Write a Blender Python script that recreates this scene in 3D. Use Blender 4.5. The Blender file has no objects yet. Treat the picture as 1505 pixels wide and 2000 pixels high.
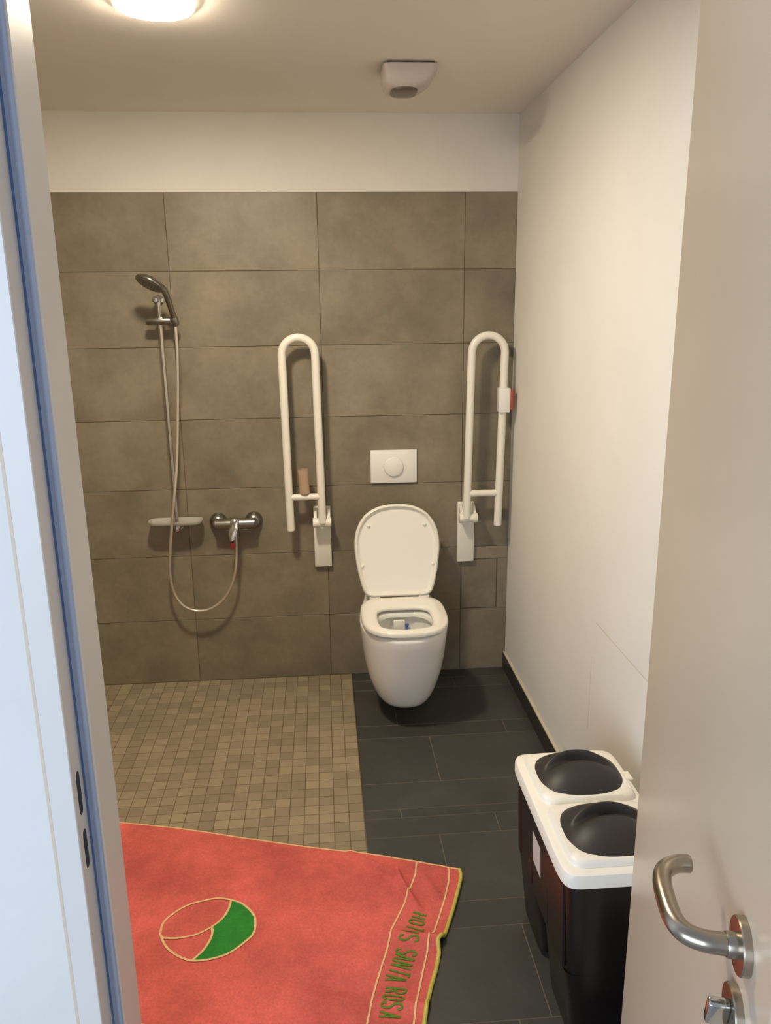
import bpy, bmesh, math, random
from mathutils import Vector, Matrix
random.seed(7)
PI = math.pi
scn = bpy.context.scene
COL = scn.collection

# ------------------------------------------------------------------ camera
cam_data = bpy.data.cameras.new('camera')
cam = bpy.data.objects.new('camera', cam_data)
COL.objects.link(cam)
cam_data.sensor_fit = 'VERTICAL'
cam_data.sensor_height = 36.0
cam_data.lens = 1547.98 / 2000.0 * 36.0
cam_data.clip_start = 0.02


def cam_matrix(w, p, r, loc):
    f = Vector((math.sin(w) * math.cos(p), math.cos(w) * math.cos(p), -math.sin(p)))
    rt = Vector((math.cos(w), -math.sin(w), 0))
    dn = f.cross(rt)
    R = rt * math.cos(r) + dn * math.sin(r)
    D = dn * math.cos(r) - rt * math.sin(r)
    m = Matrix((R, -D, -f)).transposed().to_4x4()
    m.translation = loc
    return m


cam.matrix_world = cam_matrix(0.0772, 0.2537, 0.0120, Vector((0.5985, -3.3865, 1.6537)))
scn.camera = cam

# ------------------------------------------------------------------ world, daylight, exposure
w = bpy.data.worlds.new('world')
scn.world = w
w.use_nodes = True
w.node_tree.nodes['Background'].inputs['Color'].default_value = (0.78, 0.86, 1.0, 1)
w.node_tree.nodes['Background'].inputs['Strength'].default_value = 0.44

day = bpy.data.lights.new('daylight_area', 'AREA')  # unseen area light added for the hall daylight; no window is known there
day.shape = 'RECTANGLE'
day.size, day.size_y = 3.2, 2.0
day.energy = 100.0
day.color = (0.74, 0.87, 1.04)
day_o = bpy.data.objects.new('daylight_area', day)
COL.objects.link(day_o)
day_o.location = (-1.75, -4.9, 1.5)
day_o.rotation_euler = (math.radians(86), 0, math.radians(-34))

LAMP_STRENGTH = 362.0
LAMP_COLOR = (1.0, 0.865, 0.665)

scn.view_settings.view_transform = 'Standard'
scn.view_settings.look = 'None'
scn.view_settings.gamma = 1.0
scn.view_settings.use_curve_mapping = False
scn.view_settings.exposure = 0.0


# ------------------------------------------------------------------ helpers
def lin(c):
    c = c / 255.0
    return c / 12.92 if c <= 0.04045 else ((c + 0.055) / 1.055) ** 2.4


def rgb(r, g, b):
    return (lin(r), lin(g), lin(b), 1.0)


def mat(name, col, rough=0.5, metal=0.0, spec=0.5, mottle=None, bump=None, rnd=0.0, coat=0.0,
        trans=0.0, emit=None, fine=None):
    """mottle=(scale, amount), fine=(scale, amount): tone clouds; bump=(scale, strength, distance); rnd: tone per object"""
    m = bpy.data.materials.new(name)
    m.use_nodes = True
    nt = m.node_tree
    b = nt.nodes['Principled BSDF']
    b.inputs['Roughness'].default_value = rough
    b.inputs['Metallic'].default_value = metal
    b.inputs['Specular IOR Level'].default_value = spec
    b.inputs['Coat Weight'].default_value = coat
    b.inputs['Transmission Weight'].default_value = trans
    b.inputs['Base Color'].default_value = col
    if emit:
        b.inputs['Emission Color'].default_value = (*emit[0], 1)
        b.inputs['Emission Strength'].default_value = emit[1]
    if mottle or bump or rnd or fine:
        tc = nt.nodes.new('ShaderNodeTexCoord')
        oi = nt.nodes.new('ShaderNodeObjectInfo')
        sc = nt.nodes.new('ShaderNodeVectorMath'); sc.operation = 'SCALE'
        cmb = nt.nodes.new('ShaderNodeCombineXYZ')
        for k in range(3):
            nt.links.new(oi.outputs['Random'], cmb.inputs[k])
        nt.links.new(cmb.outputs[0], sc.inputs[0]); sc.inputs['Scale'].default_value = 37.0
        ad = nt.nodes.new('ShaderNodeVectorMath'); ad.operation = 'ADD'
        nt.links.new(tc.outputs['Object'], ad.inputs[0]); nt.links.new(sc.outputs[0], ad.inputs[1])
        val = None

        def plus(a, sock, lo, hi):
            mr = nt.nodes.new('ShaderNodeMapRange')
            mr.inputs['From Min'].default_value = lo; mr.inputs['From Max'].default_value = hi
            mr.inputs['To Min'].default_value = 1 - a; mr.inputs['To Max'].default_value = 1 + a
            nt.links.new(sock, mr.inputs['Value'])
            return mr.outputs[0]

        facs = []
        for q in (mottle, fine):
            if q:
                n = nt.nodes.new('ShaderNodeTexNoise')
                n.inputs['Scale'].default_value = q[0]; n.inputs['Detail'].default_value = 6
                n.inputs['Roughness'].default_value = 0.6
                nt.links.new(ad.outputs[0], n.inputs['Vector'])
                facs.append(plus(q[1], n.outputs['Fac'], 0.3, 0.7))
        if rnd:
            facs.append(plus(rnd, oi.outputs['Random'], 0, 1))
        if facs:
            val = facs[0]
            for f in facs[1:]:
                mm = nt.nodes.new('ShaderNodeMath'); mm.operation = 'MULTIPLY'
                nt.links.new(val, mm.inputs[0]); nt.links.new(f, mm.inputs[1]); val = mm.outputs[0]
            vm = nt.nodes.new('ShaderNodeVectorMath'); vm.operation = 'SCALE'
            vm.inputs[0].default_value = col[:3]
            nt.links.new(val, vm.inputs['Scale'])
            nt.links.new(vm.outputs[0], b.inputs['Base Color'])
        if bump:
            n = nt.nodes.new('ShaderNodeTexNoise')
            n.inputs['Scale'].default_value = bump[0]; n.inputs['Detail'].default_value = 3
            nt.links.new(ad.outputs[0], n.inputs['Vector'])
            bp = nt.nodes.new('ShaderNodeBump')
            bp.inputs['Strength'].default_value = bump[1]; bp.inputs['Distance'].default_value = bump[2]
            nt.links.new(n.outputs['Fac'], bp.inputs['Height'])
            nt.links.new(bp.outputs[0], b.inputs['Normal'])
    return m


def finish(bm, name, m, parent=None, smooth=False, loc=None):
    me = bpy.data.meshes.new(name)
    bmesh.ops.recalc_face_normals(bm, faces=bm.faces[:])
    bm.to_mesh(me); bm.free()
    return obj(name, me, m, parent, smooth, loc)


def root_of(o):
    v = Vector((0, 0, 0))
    while o is not None:
        v += o.location
        o = o.parent
    return v


def obj(name, me, m, parent=None, smooth=False, loc=None):
    if m is not None and not me.materials:
        me.materials.append(m)
    if smooth:
        for p in me.polygons:
            p.use_smooth = True
        try:
            me.set_sharp_from_angle(angle=math.radians(smooth if smooth is not True else 40))
        except Exception:
            pass
    o = bpy.data.objects.new(name, me)
    COL.objects.link(o)
    base = Vector(loc) if loc else Vector((0, 0, 0))
    if parent is not None:
        o.parent = parent
        base = base - root_of(parent)
    o.location = base
    return o


def thing(name, label, cat, loc, group=None):
    o = bpy.data.objects.new(name, None)
    o.empty_display_size = 0.05
    COL.objects.link(o)
    o.location = loc
    o['label'] = label; o['category'] = cat
    if group:
        o['group'] = group
    return o


def struct(o, label=None):
    o['kind'] = 'structure'
    if label:
        o['label'] = label
    return o


def box(bm, x0, x1, y0, y1, z0, z1, bev=0.0, seg=2):
    b2 = bmesh.new()
    vs = [b2.verts.new((x, y, z)) for z in (z0, z1) for y in (y0, y1) for x in (x0, x1)]
    for f in ((0, 2, 3, 1), (4, 5, 7, 6), (0, 1, 5, 4), (2, 6, 7, 3), (0, 4, 6, 2), (1, 3, 7, 5)):
        b2.faces.new([vs[i] for i in f])
    if bev:
        bmesh.ops.bevel(b2, geom=b2.edges[:], offset=bev, segments=seg, profile=0.5, affect='EDGES')
    merge(bm, b2)


def merge(bm, b2):
    me = bpy.data.meshes.new('tmp'); b2.to_mesh(me); b2.free(); bm.from_mesh(me); bpy.data.meshes.remove(me)


def loft(bm, rings, cap0=True, cap1=True, closed=True):
    vr = [[bm.verts.new(p) for p in r] for r in rings]
    n = len(rings[0])
    for a, b in zip(vr, vr[1:]):
        for i in range(n if closed else n - 1):
            j = (i + 1) % n
            bm.faces.new((a[i], a[j], b[j], b[i]))
    if cap0:
        bm.faces.new(vr[0][::-1])
    if cap1:
        bm.faces.new(vr[-1])
    return vr


def tube(bm, pts, r, n=12, caps=True):
    pts = [Vector(p) for p in pts]
    rr = r if isinstance(r, (list, tuple)) else [r] * len(pts)
    t0 = (pts[1] - pts[0]).normalized()
    up = Vector((0, 0, 1)) if abs(t0.z) < 0.9 else Vector((1, 0, 0))
    nrm = (up - t0 * up.dot(t0)).normalized()
    rings = []
    for i, p in enumerate(pts):
        a = pts[max(i - 1, 0)]; b = pts[min(i + 1, len(pts) - 1)]
        t = (b - a).normalized()
        nrm = (nrm - t * nrm.dot(t)).normalized()
        bi = t.cross(nrm)
        rings.append([p + (nrm * math.cos(2 * PI * k / n) + bi * math.sin(2 * PI * k / n)) * rr[i] for k in range(n)])
    loft(bm, rings, caps, caps)


def smooth_path(pts, sub=6):
    P = [Vector(p) for p in pts]
    out = []
    for i in range(len(P) - 1):
        p0 = P[max(i - 1, 0)]; p1 = P[i]; p2 = P[i + 1]; p3 = P[min(i + 2, len(P) - 1)]
        for k in range(sub):
            t = k / sub
            out.append(0.5 * ((2 * p1) + (p2 - p0) * t + (2 * p0 - 5 * p1 + 4 * p2 - p3) * t * t + (3 * p1 - p0 - 3 * p2 + p3) * t ** 3))
    out.append(P[-1])
    return out


def lathe(bm, prof, origin, axis, n=24):
    """prof: (radius, height along axis)"""
    o = Vector(origin); a = Vector(axis).normalized()
    up = Vector((0, 0, 1)) if abs(a.z) < 0.9 else Vector((1, 0, 0))
    u = (up - a * up.dot(a)).normalized(); v = a.cross(u)
    rings = [[o + a * h + (u * math.cos(2 * PI * k / n) + v * math.sin(2 * PI * k / n)) * max(r, 1e-4) for k in range(n)] for r, h in prof]
    loft(bm, rings)


def rrect(cx, cy, hx, hy, z, n=2.6, k=48, ang=0.0):
    """superellipse ring in a horizontal plane"""
    out = []
    for i in range(k):
        t = 2 * PI * i / k
        c, s = math.cos(t), math.sin(t)
        x = math.copysign(abs(c) ** (2 / n), c) * hx
        y = math.copysign(abs(s) ** (2 / n), s) * hy
        out.append((cx + x * math.cos(ang) - y * math.sin(ang), cy + x * math.sin(ang) + y * math.cos(ang), z))
    return out


def resample(pts, n):
    P = [Vector(p) for p in pts]
    d = [0.0]
    for a, b in zip(P, P[1:]):
        d.append(d[-1] + (b - a).length)
    out = []
    for i in range(n):
        s = d[-1] * i / (n - 1)
        k = 0
        while k < len(P) - 2 and d[k + 1] < s:
            k += 1
        f = (s - d[k]) / max(d[k + 1] - d[k], 1e-9)
        out.append(P[k].lerp(P[k + 1], min(max(f, 0), 1)))
    return out


# ------------------------------------------------------------------ materials
M = {}
M['plaster'] = mat('white_plaster', rgb(226, 222, 214), 0.75, spec=0.25, mottle=(3, 0.03), bump=(160, 0.12, 0.002))
M['ceiling'] = mat('ceiling_paint', rgb(236, 230, 220), 0.85, spec=0.2, mottle=(2, 0.02))
M['outer_wall'] = mat('white_outer_plaster', rgb(232, 232, 230), 0.8, spec=0.2, mottle=(4, 0.03), bump=(120, 0.15, 0.002))
M['wall_tile'] = mat('grey_brown_stoneware', rgb(129, 119, 101), 0.42, spec=0.4, mottle=(4.2, 0.24), fine=(38, 0.06), rnd=0.06, bump=(60, 0.06, 0.002))
M['wall_grout'] = mat('wall_grout', rgb(100, 91, 76), 0.9, spec=0.1)
M['dark_tile'] = mat('anthracite_stoneware', rgb(66, 66, 62), 0.42, spec=0.4, mottle=(7, 0.14), fine=(60, 0.05), rnd=0.10, bump=(90, 0.08, 0.002))
M['dark_grout'] = mat('floor_grout', rgb(118, 108, 96), 0.9, spec=0.1)
M['mosaic'] = mat('beige_mosaic', rgb(147, 133, 108), 0.55, spec=0.35, mottle=(25, 0.06), rnd=0.17, bump=(120, 0.08, 0.001))
M['mosaic_grout'] = mat('mosaic_grout', rgb(112, 99, 76), 0.9, spec=0.1)
M['skirting'] = mat('skirting_stoneware', rgb(52, 50, 46), 0.45, spec=0.4, mottle=(9, 0.1))
M['sealant'] = mat('pale_sealant', rgb(205, 192, 168), 0.5)
M['ceramic'] = mat('white_ceramic', rgb(238, 236, 230), 0.12, spec=0.5, coat=0.3)
M['seat_plastic'] = mat('white_seat_plastic', rgb(240, 236, 226), 0.22, spec=0.5)
M['white_metal'] = mat('white_coated_metal', rgb(236, 232, 220), 0.28, spec=0.5)
M['white_plastic'] = mat('white_plastic', rgb(238, 236, 230), 0.35)
M['sensor_plastic'] = mat('sensor_plastic', rgb(196, 184, 178), 0.5)
M['sensor_lens'] = mat('sensor_lens', rgb(96, 80, 66), 0.3)
M['chrome'] = mat('chrome', rgb(205, 205, 205), 0.14, metal=1.0)
M['dull_chrome'] = mat('dull_chrome', rgb(150, 147, 142), 0.28, metal=1.0)
M['steel'] = mat('brushed_steel', rgb(172, 163, 150), 0.27, metal=1.0, bump=(400, 0.05, 0.0004))
M['rail'] = mat('polished_rail', rgb(214, 206, 198), 0.2, metal=1.0)
M['hose'] = mat('silver_hose', rgb(208, 198, 182), 0.32, metal=0.6)
M['dish'] = mat('frosted_clear_plastic', rgb(226, 222, 214), 0.35, trans=0.55)
M['red_plastic'] = mat('red_plastic', rgb(178, 72, 58), 0.45)
M['cardboard'] = mat('brown_cardboard', rgb(180, 154, 130), 0.9, spec=0.1, mottle=(30, 0.05))
M['blue'] = mat('blue_gel', rgb(70, 98, 190), 0.3)
M['water'] = mat('toilet_water', rgb(190, 196, 190), 0.05, spec=0.5)
M['bin_lid'] = mat('white_bin_plastic', rgb(242, 238, 228), 0.38)
M['bin_black'] = mat('black_bin_plastic', rgb(46, 42, 41), 0.48, spec=0.4)
M['bin_body'] = mat('black_bin_body', rgb(24, 19, 18), 0.3, spec=0.5)
M['sticker'] = mat('white_sticker', rgb(205, 192, 185), 0.6)
M['door'] = mat('light_grey_laminate', rgb(202, 186, 165), 0.30, spec=0.5, mottle=(5, 0.02), bump=(25, 0.02, 0.003))
M['frame'] = mat('grey_steel_frame', rgb(230, 228, 226), 0.4, spec=0.5)
M['gasket'] = mat('sky_tinted_grey_rubber', rgb(176, 192, 220), 0.4)  # grey rubber, with the blue of the sky light put into its colour
M['gasket_dark'] = mat('seal_gap_blue', rgb(92, 128, 184), 0.5)  # dark blue of the gap beside the seal, as a colour
M['slot'] = mat('dark_slot', rgb(38, 48, 60), 0.6)
M['caulk'] = mat('tan_caulk', rgb(222, 208, 188), 0.7)
M['towel'] = mat('coral_terry', rgb(214, 104, 96), 0.95, spec=0.05, mottle=(5.5, 0.24), fine=(150, 0.12), bump=(420, 0.7, 0.003))
M['towel_line'] = mat('apricot_weave', rgb(228, 190, 138), 0.95, spec=0.05, fine=(200, 0.12))
M['towel_hem'] = mat('yellow_green_hem', rgb(196, 186, 92), 0.9, spec=0.05, fine=(200, 0.15))
M['towel_green'] = mat('green_terry', rgb(56, 134, 58), 0.95, spec=0.05, mottle=(20, 0.15), fine=(220, 0.12))
M['towel_letter'] = mat('olive_green_weave', rgb(92, 132, 52), 0.95, spec=0.05, fine=(220, 0.12))
M['lamp'] = mat('lit_diffuser', (1, 1, 1, 1), 0.4, emit=(LAMP_COLOR, LAMP_STRENGTH))
M['lamp_rim'] = mat('lit_opal_ring', rgb(235, 232, 226), 0.4, emit=(LAMP_COLOR, 4.0))
M['outer_floor'] = mat('grey_hall_floor', rgb(150, 148, 144), 0.6, mottle=(6, 0.06))

XL, XR, H = -0.90, 1.4151, 2.3886
YF_IN, YF_OUT = -2.065, -2.22
XM = 0.695

# ------------------------------------------------------------------ room shell
bm = bmesh.new(); box(bm, XL - 0.15, XR + 0.15, 0.0045, 0.2, -0.1, H + 0.1)
wall_back = struct(finish(bm, 'wall_back', M['plaster']), 'back wall, white plaster above grey-brown tiles')
bm = bmesh.new(); box(bm, XL, XR, 0.0022, 0.0050, 0.0, 2.0985)
finish(bm, 'grout_bed', M['wall_grout'], wall_back)


def tile_mesh(name, sx, sy, sz, bev):
    b = bmesh.new(); box(b, -sx / 2, sx / 2, -sy / 2, sy / 2, -sz / 2, sz / 2, bev, 1)
    me = bpy.data.meshes.new(name); b.to_mesh(me); b.free()
    return me


cache = {}


def wall_tile(x0, x1, z0, z1, proud=0.0):
    g = 0.0011
    key = (round(x1 - x0, 4), round(z1 - z0, 4))
    if key not in cache:
        cache[key] = tile_mesh('wall_tile', x1 - x0 - 2 * g, 0.007, z1 - z0 - 2 * g, 0.0008)
    obj('wall_tile', cache[key], M['wall_tile'], wall_back,
        loc=((x0 + x1) / 2, 0.0035 - proud, (z0 + z1) / 2))


xs = [XL, -0.6, 0.0, 0.6, 1.2, XR]
for k in range(7):
    z1 = 2.1 - 0.3 * k
    for a, b in zip(xs, xs[1:]):
        if k == 5 and a == 1.2:
            continue
        wall_tile(a, b, z1 - 0.3, z1, random.uniform(-0.0003, 0.0004))
# cut tiles round the inspection panel
wall_tile(1.2, XR, 0.540, 0.600); wall_tile(1.368, XR, 0.300, 0.540)
bm = bmesh.new(); box(bm, 1.2035, 1.3645, -0.0008, 0.006, 0.3055, 0.5365, 0.0008, 1)
ip = finish(bm, 'inspection_panel', M['wall_tile'], wall_back)
ip['label'] = 'square tiled access panel'

bm = bmesh.new(); box(bm, XR, XR + 0.15, -4.0 + 1.78, 0.2, -0.1, H + 0.1)
wall_right = struct(finish(bm, 'wall_right', M['plaster']), 'white plaster wall to the right of the toilet')
bm = bmesh.new(); box(bm, XL - 0.15, XL, -2.22, 0.2, -0.1, H + 0.1)
wall_left = struct(finish(bm, 'wall_left', M['plaster']))
bm = bmesh.new(); box(bm, XL - 0.15, XR + 0.15, -2.22, 0.2, H, H + 0.12)
struct(finish(bm, 'ceiling', M['ceiling']), 'plain white ceiling')
# front wall with the doorway
bm = bmesh.new()
box(bm, -2.6, 0.1345, YF_OUT + 0.0003, YF_IN, -0.1, 2.7)
box(bm, 1.235, 2.4, YF_OUT + 0.002, YF_IN, -0.1, 2.7)
box(bm, 0.125, 1.235, YF_OUT + 0.002, YF_IN, 2.16, 2.7)
struct(finish(bm, 'wall_front', M['outer_wall']), 'white outer wall beside the steel door frame')

# the shower side is tiled to the same height
bm = bmesh.new(); box(bm, XL - 0.002, XL + 0.0055, YF_IN, 0.0, 0.0, 2.0985)
finish(bm, 'grout_bed', M['wall_grout'], wall_left)
ys = [0.0, -0.3, -0.9, -1.5, YF_IN]
for k in range(7):
    for a, b in zip(ys, ys[1:]):
        me = tile_mesh('wall_tile', 0.007, a - b - 0.0022, 0.2978, 0.0008)
        obj('wall_tile', me, M['wall_tile'], wall_left, loc=(XL + 0.0045, (a + b) / 2, 2.1 - 0.3 * k - 0.15))

# floors
bm = bmesh.new()
box(bm, XL, XR, -2.22, 0.0, -0.10, -0.0012)
floor = struct(finish(bm, 'floor', M['dark_grout']), 'floor of dark anthracite stone tiles')
bm = bmesh.new(); box(bm, -2.6, 2.4, -7.0, -2.2205, -0.1, -0.002)
struct(finish(bm, 'floor_hall', M['outer_floor']))
fcache = {}


def floor_tile(x0, x1, y0, y1):
    g = 0.0014
    key = (round(x1 - x0, 4), round(y1 - y0, 4))
    if key not in fcache:
        fcache[key] = tile_mesh('floor_tile', x1 - x0 - 2 * g, y1 - y0 - 2 * g, 0.008, 0.0008)
    obj('floor_tile', fcache[key], M['dark_tile'], floor,
        loc=((x0 + x1) / 2, (y0 + y1) / 2, -0.004 + random.uniform(-0.0002, 0.0002)))


rows = [(0, -.080, [1.02]), (-.080, -.176, [1.151]), (-.176, -.485, [.862]), (-.485, -.583, [1.293]), (-.583, -.890, [.979]),
        (-.890, -1.043, [1.312]), (-1.043, -1.089, [.8185]), (-1.089, -1.187, [1.132]), (-1.187, -1.487, [.931]),
        (-1.487, -1.587, [1.20]), (-1.587, -1.885, [1.10]), (-1.885, -1.985, [1.02]), (-1.985, -2.135, [.80]), (-2.135, -2.22, [1.22])]
MF = -1.38
for y1, y0, js in rows:
    xa = XM
    edges = [xa] + js + [XR]
    if y1 <= MF:
        edges = [XL, -0.5, 0.1] + edges
    for a, b in zip(edges, edges[1:]):
        floor_tile(a, b, y0, y1)
# the two rows the mosaic's front edge cuts (under the towel)
for a, b in ((XL, -0.5), (-0.5, 0.1), (0.1, XM)):
    floor_tile(a, b, -1.487, MF - 0.004)

# shower floor: mosaic
bm = bmesh.new(); box(bm, XL, XM, MF - 0.003, 0.0, -0.0012, 0.0004)
shower = struct(finish(bm, 'shower_floor', M['mosaic_grout']), 'level shower floor of small beige mosaic tiles')
pitch = 0.0497
tm = tile_mesh('mosaic_tile', 0.0468, 0.0468, 0.005, 0.0007)
cand = []
ix = 0
x = XM - 0.002 - pitch / 2
while x - pitch / 2 > XL:
    iy = 0
    y = -pitch / 2 - 0.003
    while y - pitch / 2 > MF - 0.01:
        cand.append((x, y)); y -= pitch
    x -= pitch


def towel_top(x):
    return -1.039 + (x + 0.108) * (-0.3295 / 1.073)


def in_view(x, y):
    # seen between the door jamb and the towel's upper edge
    left = -0.095 + (-1.02 - y) * 0.30 - 0.03
    return x > left - (0.0 if y > -1.0 else 0.02) and y > towel_top(x) - 0.03


seen = sorted([c for c in cand if in_view(*c)], key=lambda c: (c[1]))
near = set(seen[:300])
rest = bmesh.new()
for c in cand:
    if c in near:
        obj('mosaic_tile', tm, M['mosaic'], shower, loc=(c[0], c[1], -0.0013 + random.uniform(-0.0003, 0.0003)))
    else:
        pass
# the remaining tiles: same geometry joined, tone from a per-tile attribute
me = bpy.data.meshes.new('mosaic_field')
bmr = bmesh.new(); lay = bmr.verts.layers.float.new('tone')
for c in cand:
    if c in near:
        continue
    n0 = len(bmr.verts)
    t = random.random(); dz = random.uniform(-0.0003, 0.0003)
    bmr.from_mesh(tm); bmr.verts.ensure_lookup_table()
    for v in bmr.verts[n0:]:
        v.co += Vector((c[0], c[1], -0.0013 + dz)); v[lay] = t
bmr.to_mesh(me); bmr.free()
mf = M['mosaic'].copy(); mf.name = 'beige_mosaic_field'
nt = mf.node_tree
at = nt.nodes.new('ShaderNodeAttribute'); at.attribute_name = 'tone'
for l in list(nt.links):
    if l.from_node.type == 'OBJECT_INFO' and l.to_node.type == 'MAP_RANGE':
        s = l.to_socket; nt.links.remove(l); nt.links.new(at.outputs['Fac'], s)
fld = obj('mosaic_field', me, mf, shower)
fld['kind'] = 'stuff'
# thin metal edge between mosaic and dark tiles
bm = bmesh.new(); box(bm, XM - 0.0015, XM + 0.0015, MF, -0.001, -0.003, 0.0018)
struct(finish(bm, 'trim_1', M['dull_chrome']))

# skirting on the right wall with pale sealant line
bm = bmesh.new(); box(bm, XR - 0.011, XR + 0.002, -2.065, -0.001, 0.0, 0.0745, 0.001, 1)
sk = struct(finish(bm, 'baseboard_right', M['skirting']), 'dark tile skirting along the right wall')
bm = bmesh.new(); box(bm, XR - 0.009, XR + 0.001, -2.065, -0.001, 0.0745, 0.079)
finish(bm, 'sealant_line', M['sealant'], sk)
# faint scuff lines on the right wall
bm = bmesh.new()
sc_m = mat('grey_scuff', rgb(204, 195, 180), 0.8, spec=0.1)
box(bm, XR - 0.0004, XR + 0.001, -1.62, -1.17, 0.703, 0.7065)
box(bm, XR - 0.0004, XR + 0.001, -1.150, -1.148, 0.33, 0.58)
finish(bm, 'scuff_mark', sc_m, wall_right)

# ------------------------------------------------------------------ door frame
bm = bmesh.new()
prof = [(.197, -2.066), (.197, -2.1620), (.1940, -2.1655), (.176, -2.1655), (.176, -2.2185), (.1745, -2.22), (.137, -2.22), (.137, -2.066)]
loft(bm, [[(px, py, 0.0) for px, py in prof], [(px, py, 2.16) for px, py in prof]])
jamb = struct(finish(bm, 'trim_2', M['frame']), 'grey steel door frame jamb with rubber seal and two latch slots')
bm = bmesh.new()
tube(bm, [(.1905, -2.1665, 0.0), (.1905, -2.1665, 2.13)], 0.0045, 8)
box(bm, .1795, .1945, -2.1675, -2.165, 0.0, 2.13)
finish(bm, 'rubber_seal', M['gasket'], jamb, smooth=True)
bm = bmesh.new(); box(bm, .1763, .1793, -2.1680, -2.165, 0.0, 2.13)  # strip painted dark for the shaded gap beside the seal
finish(bm, 'seal_gap_strip', M['gasket_dark'], jamb)
for z0, z1 in ((.838, .918), (.735, .808)):
    bm = bmesh.new()
    pts = []
    for i in range(16):
        t = 2 * PI * i / 16
        c, s = math.cos(t), math.sin(t)
        pts.append((-2.1925 + math.copysign(abs(c) ** .6, c) * .0085, (z0 + z1) / 2 + math.copysign(abs(s) ** .35, s) * (z1 - z0) / 2))
    loft(bm, [[(.1755, py, pz) for py, pz in pts], [(.1764, py, pz) for py, pz in pts]])
    finish(bm, 'latch_slot', M['slot'], jamb)
bm = bmesh.new(); box(bm, .1325, .1375, -2.2203, -2.216, 0.0, 2.16)
finish(bm, 'caulk_line', M['caulk'], jamb)
bm = bmesh.new()
prof2 = [(1.197, -2.066), (1.197, -2.2185), (1.1985, -2.22), (1.236, -2.22), (1.236, -2.066)]
loft(bm, [[(px, py, 0.0) for px, py in prof2], [(px, py, 2.16) for px, py in prof2]])
struct(finish(bm, 'trim_3', M['frame']), 'grey steel hinge jamb behind the open door')
bm = bmesh.new(); box(bm, .197, 1.197, -2.2195, -2.066, 2.125, 2.16)
struct(finish(bm, 'trim_4', M['frame']), 'grey steel head of the door frame')

# ------------------------------------------------------------------ door leaf (standing open)
D0 = Vector((1.150, -2.158, 0)); DD = Vector((-0.2495, -0.9684, 0)).normalized()
DN = Vector((DD.y, -DD.x, 0))          # normal, towards the left (inside face)
DL = 0.722


def dp(s, n, z):
    return D0 + DD * s + DN * n + Vector((0, 0, z))


bm = bmesh.new()
b2 = bmesh.new(); box(b2, 0, DL, -0.042, 0, 0.008, 2.10, 0.0012, 1)
for v in b2.verts:
    v.co = dp(v.co.x, v.co.y, v.co.z)
merge(bm, b2)
door = struct(finish(bm, 'door_1', M['door']), 'light grey door leaf standing open, steel lever handle')
SR = 0.641
bm = bmesh.new()
lathe(bm, [(.0, 0), (.0275, 0), (.0275, .0075), (.0265, .0088), (.013, .0092), (.0, .0092)], dp(SR, 0, 1.05), DN, 40)
finish(bm, 'rosette', M['steel'], door, smooth=30)
bm = bmesh.new()
path = smooth_path([dp(SR, .006, 1.05), dp(SR, .022, 1.05), dp(SR - .001, .038, 1.05), dp(SR - .008, .0535, 1.05), dp(SR - .024, .0625, 1.0505),
                    dp(SR - .050, .0655, 1.051), dp(SR - .078, .0655, 1.051), dp(SR - .098, .0600, 1.051), dp(SR - .110, .0460, 1.051), dp(SR - .113, .0300, 1.051)], 6)
rad = [0.0108 - 0.0010 * min(1, i / (len(path) - 8)) for i in range(len(path))]
rad[-1] = 0.0085
tube(bm, path, rad, 20)
finish(bm, 'lever_handle', M['steel'], door, smooth=50)
bm = bmesh.new()
lathe(bm, [(.0, 0), (.0125, 0), (.0125, .012), (.0118, .0135), (.0, .0135)], dp(SR, .005, 1.05), DN, 28)
finish(bm, 'handle_collar', M['steel'], door, smooth=30)
bm = bmesh.new()
lathe(bm, [(.0, 0), (.0275, 0), (.0275, .0075), (.0265, .0088), (.0, .0090)], dp(SR, 0, .970), DN, 40)
lr = finish(bm, 'lock_rosette', M['steel'], door, smooth=30)
bm = bmesh.new()
b2 = bmesh.new(); box(b2, -.006, .006, .008, .030, -.0165, .0165, 0.0035, 3)
rotm = Matrix.Rotation(0.25, 3, 'Y')
for v in b2.verts:
    c = rotm @ v.co
    v.co = dp(SR + c.x, c.y, .970 + c.z)
merge(bm, b2)
finish(bm, 'thumb_turn', M['chrome'], lr, smooth=30)

# ------------------------------------------------------------------ ceiling lamp
LC = (0.216, -1.151)
lamp = thing('ceiling_lamp', 'round lit white ceiling lamp above the shower', 'lamp', (LC[0], LC[1], H))
bm = bmesh.new()
lathe(bm, [(.0, 0), (.0985, 0), (.0985, .0138), (.0975, .0152), (.0950, .0152), (.0945, .0136), (.0, .0136)], (LC[0], LC[1], H), (0, 0, -1), 48)
finish(bm, 'lamp_base', M['lamp_rim'], lamp, smooth=30)
bm = bmesh.new()
lathe(bm, [(.0945, .0134), (.0950, .0158), (.0940, .0178), (.086, .0195), (.050, .0210), (.0, .0215)], (LC[0], LC[1], H), (0, 0, -1), 48)
finish(bm, 'diffuser', M['lamp'], lamp, smooth=60)

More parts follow.
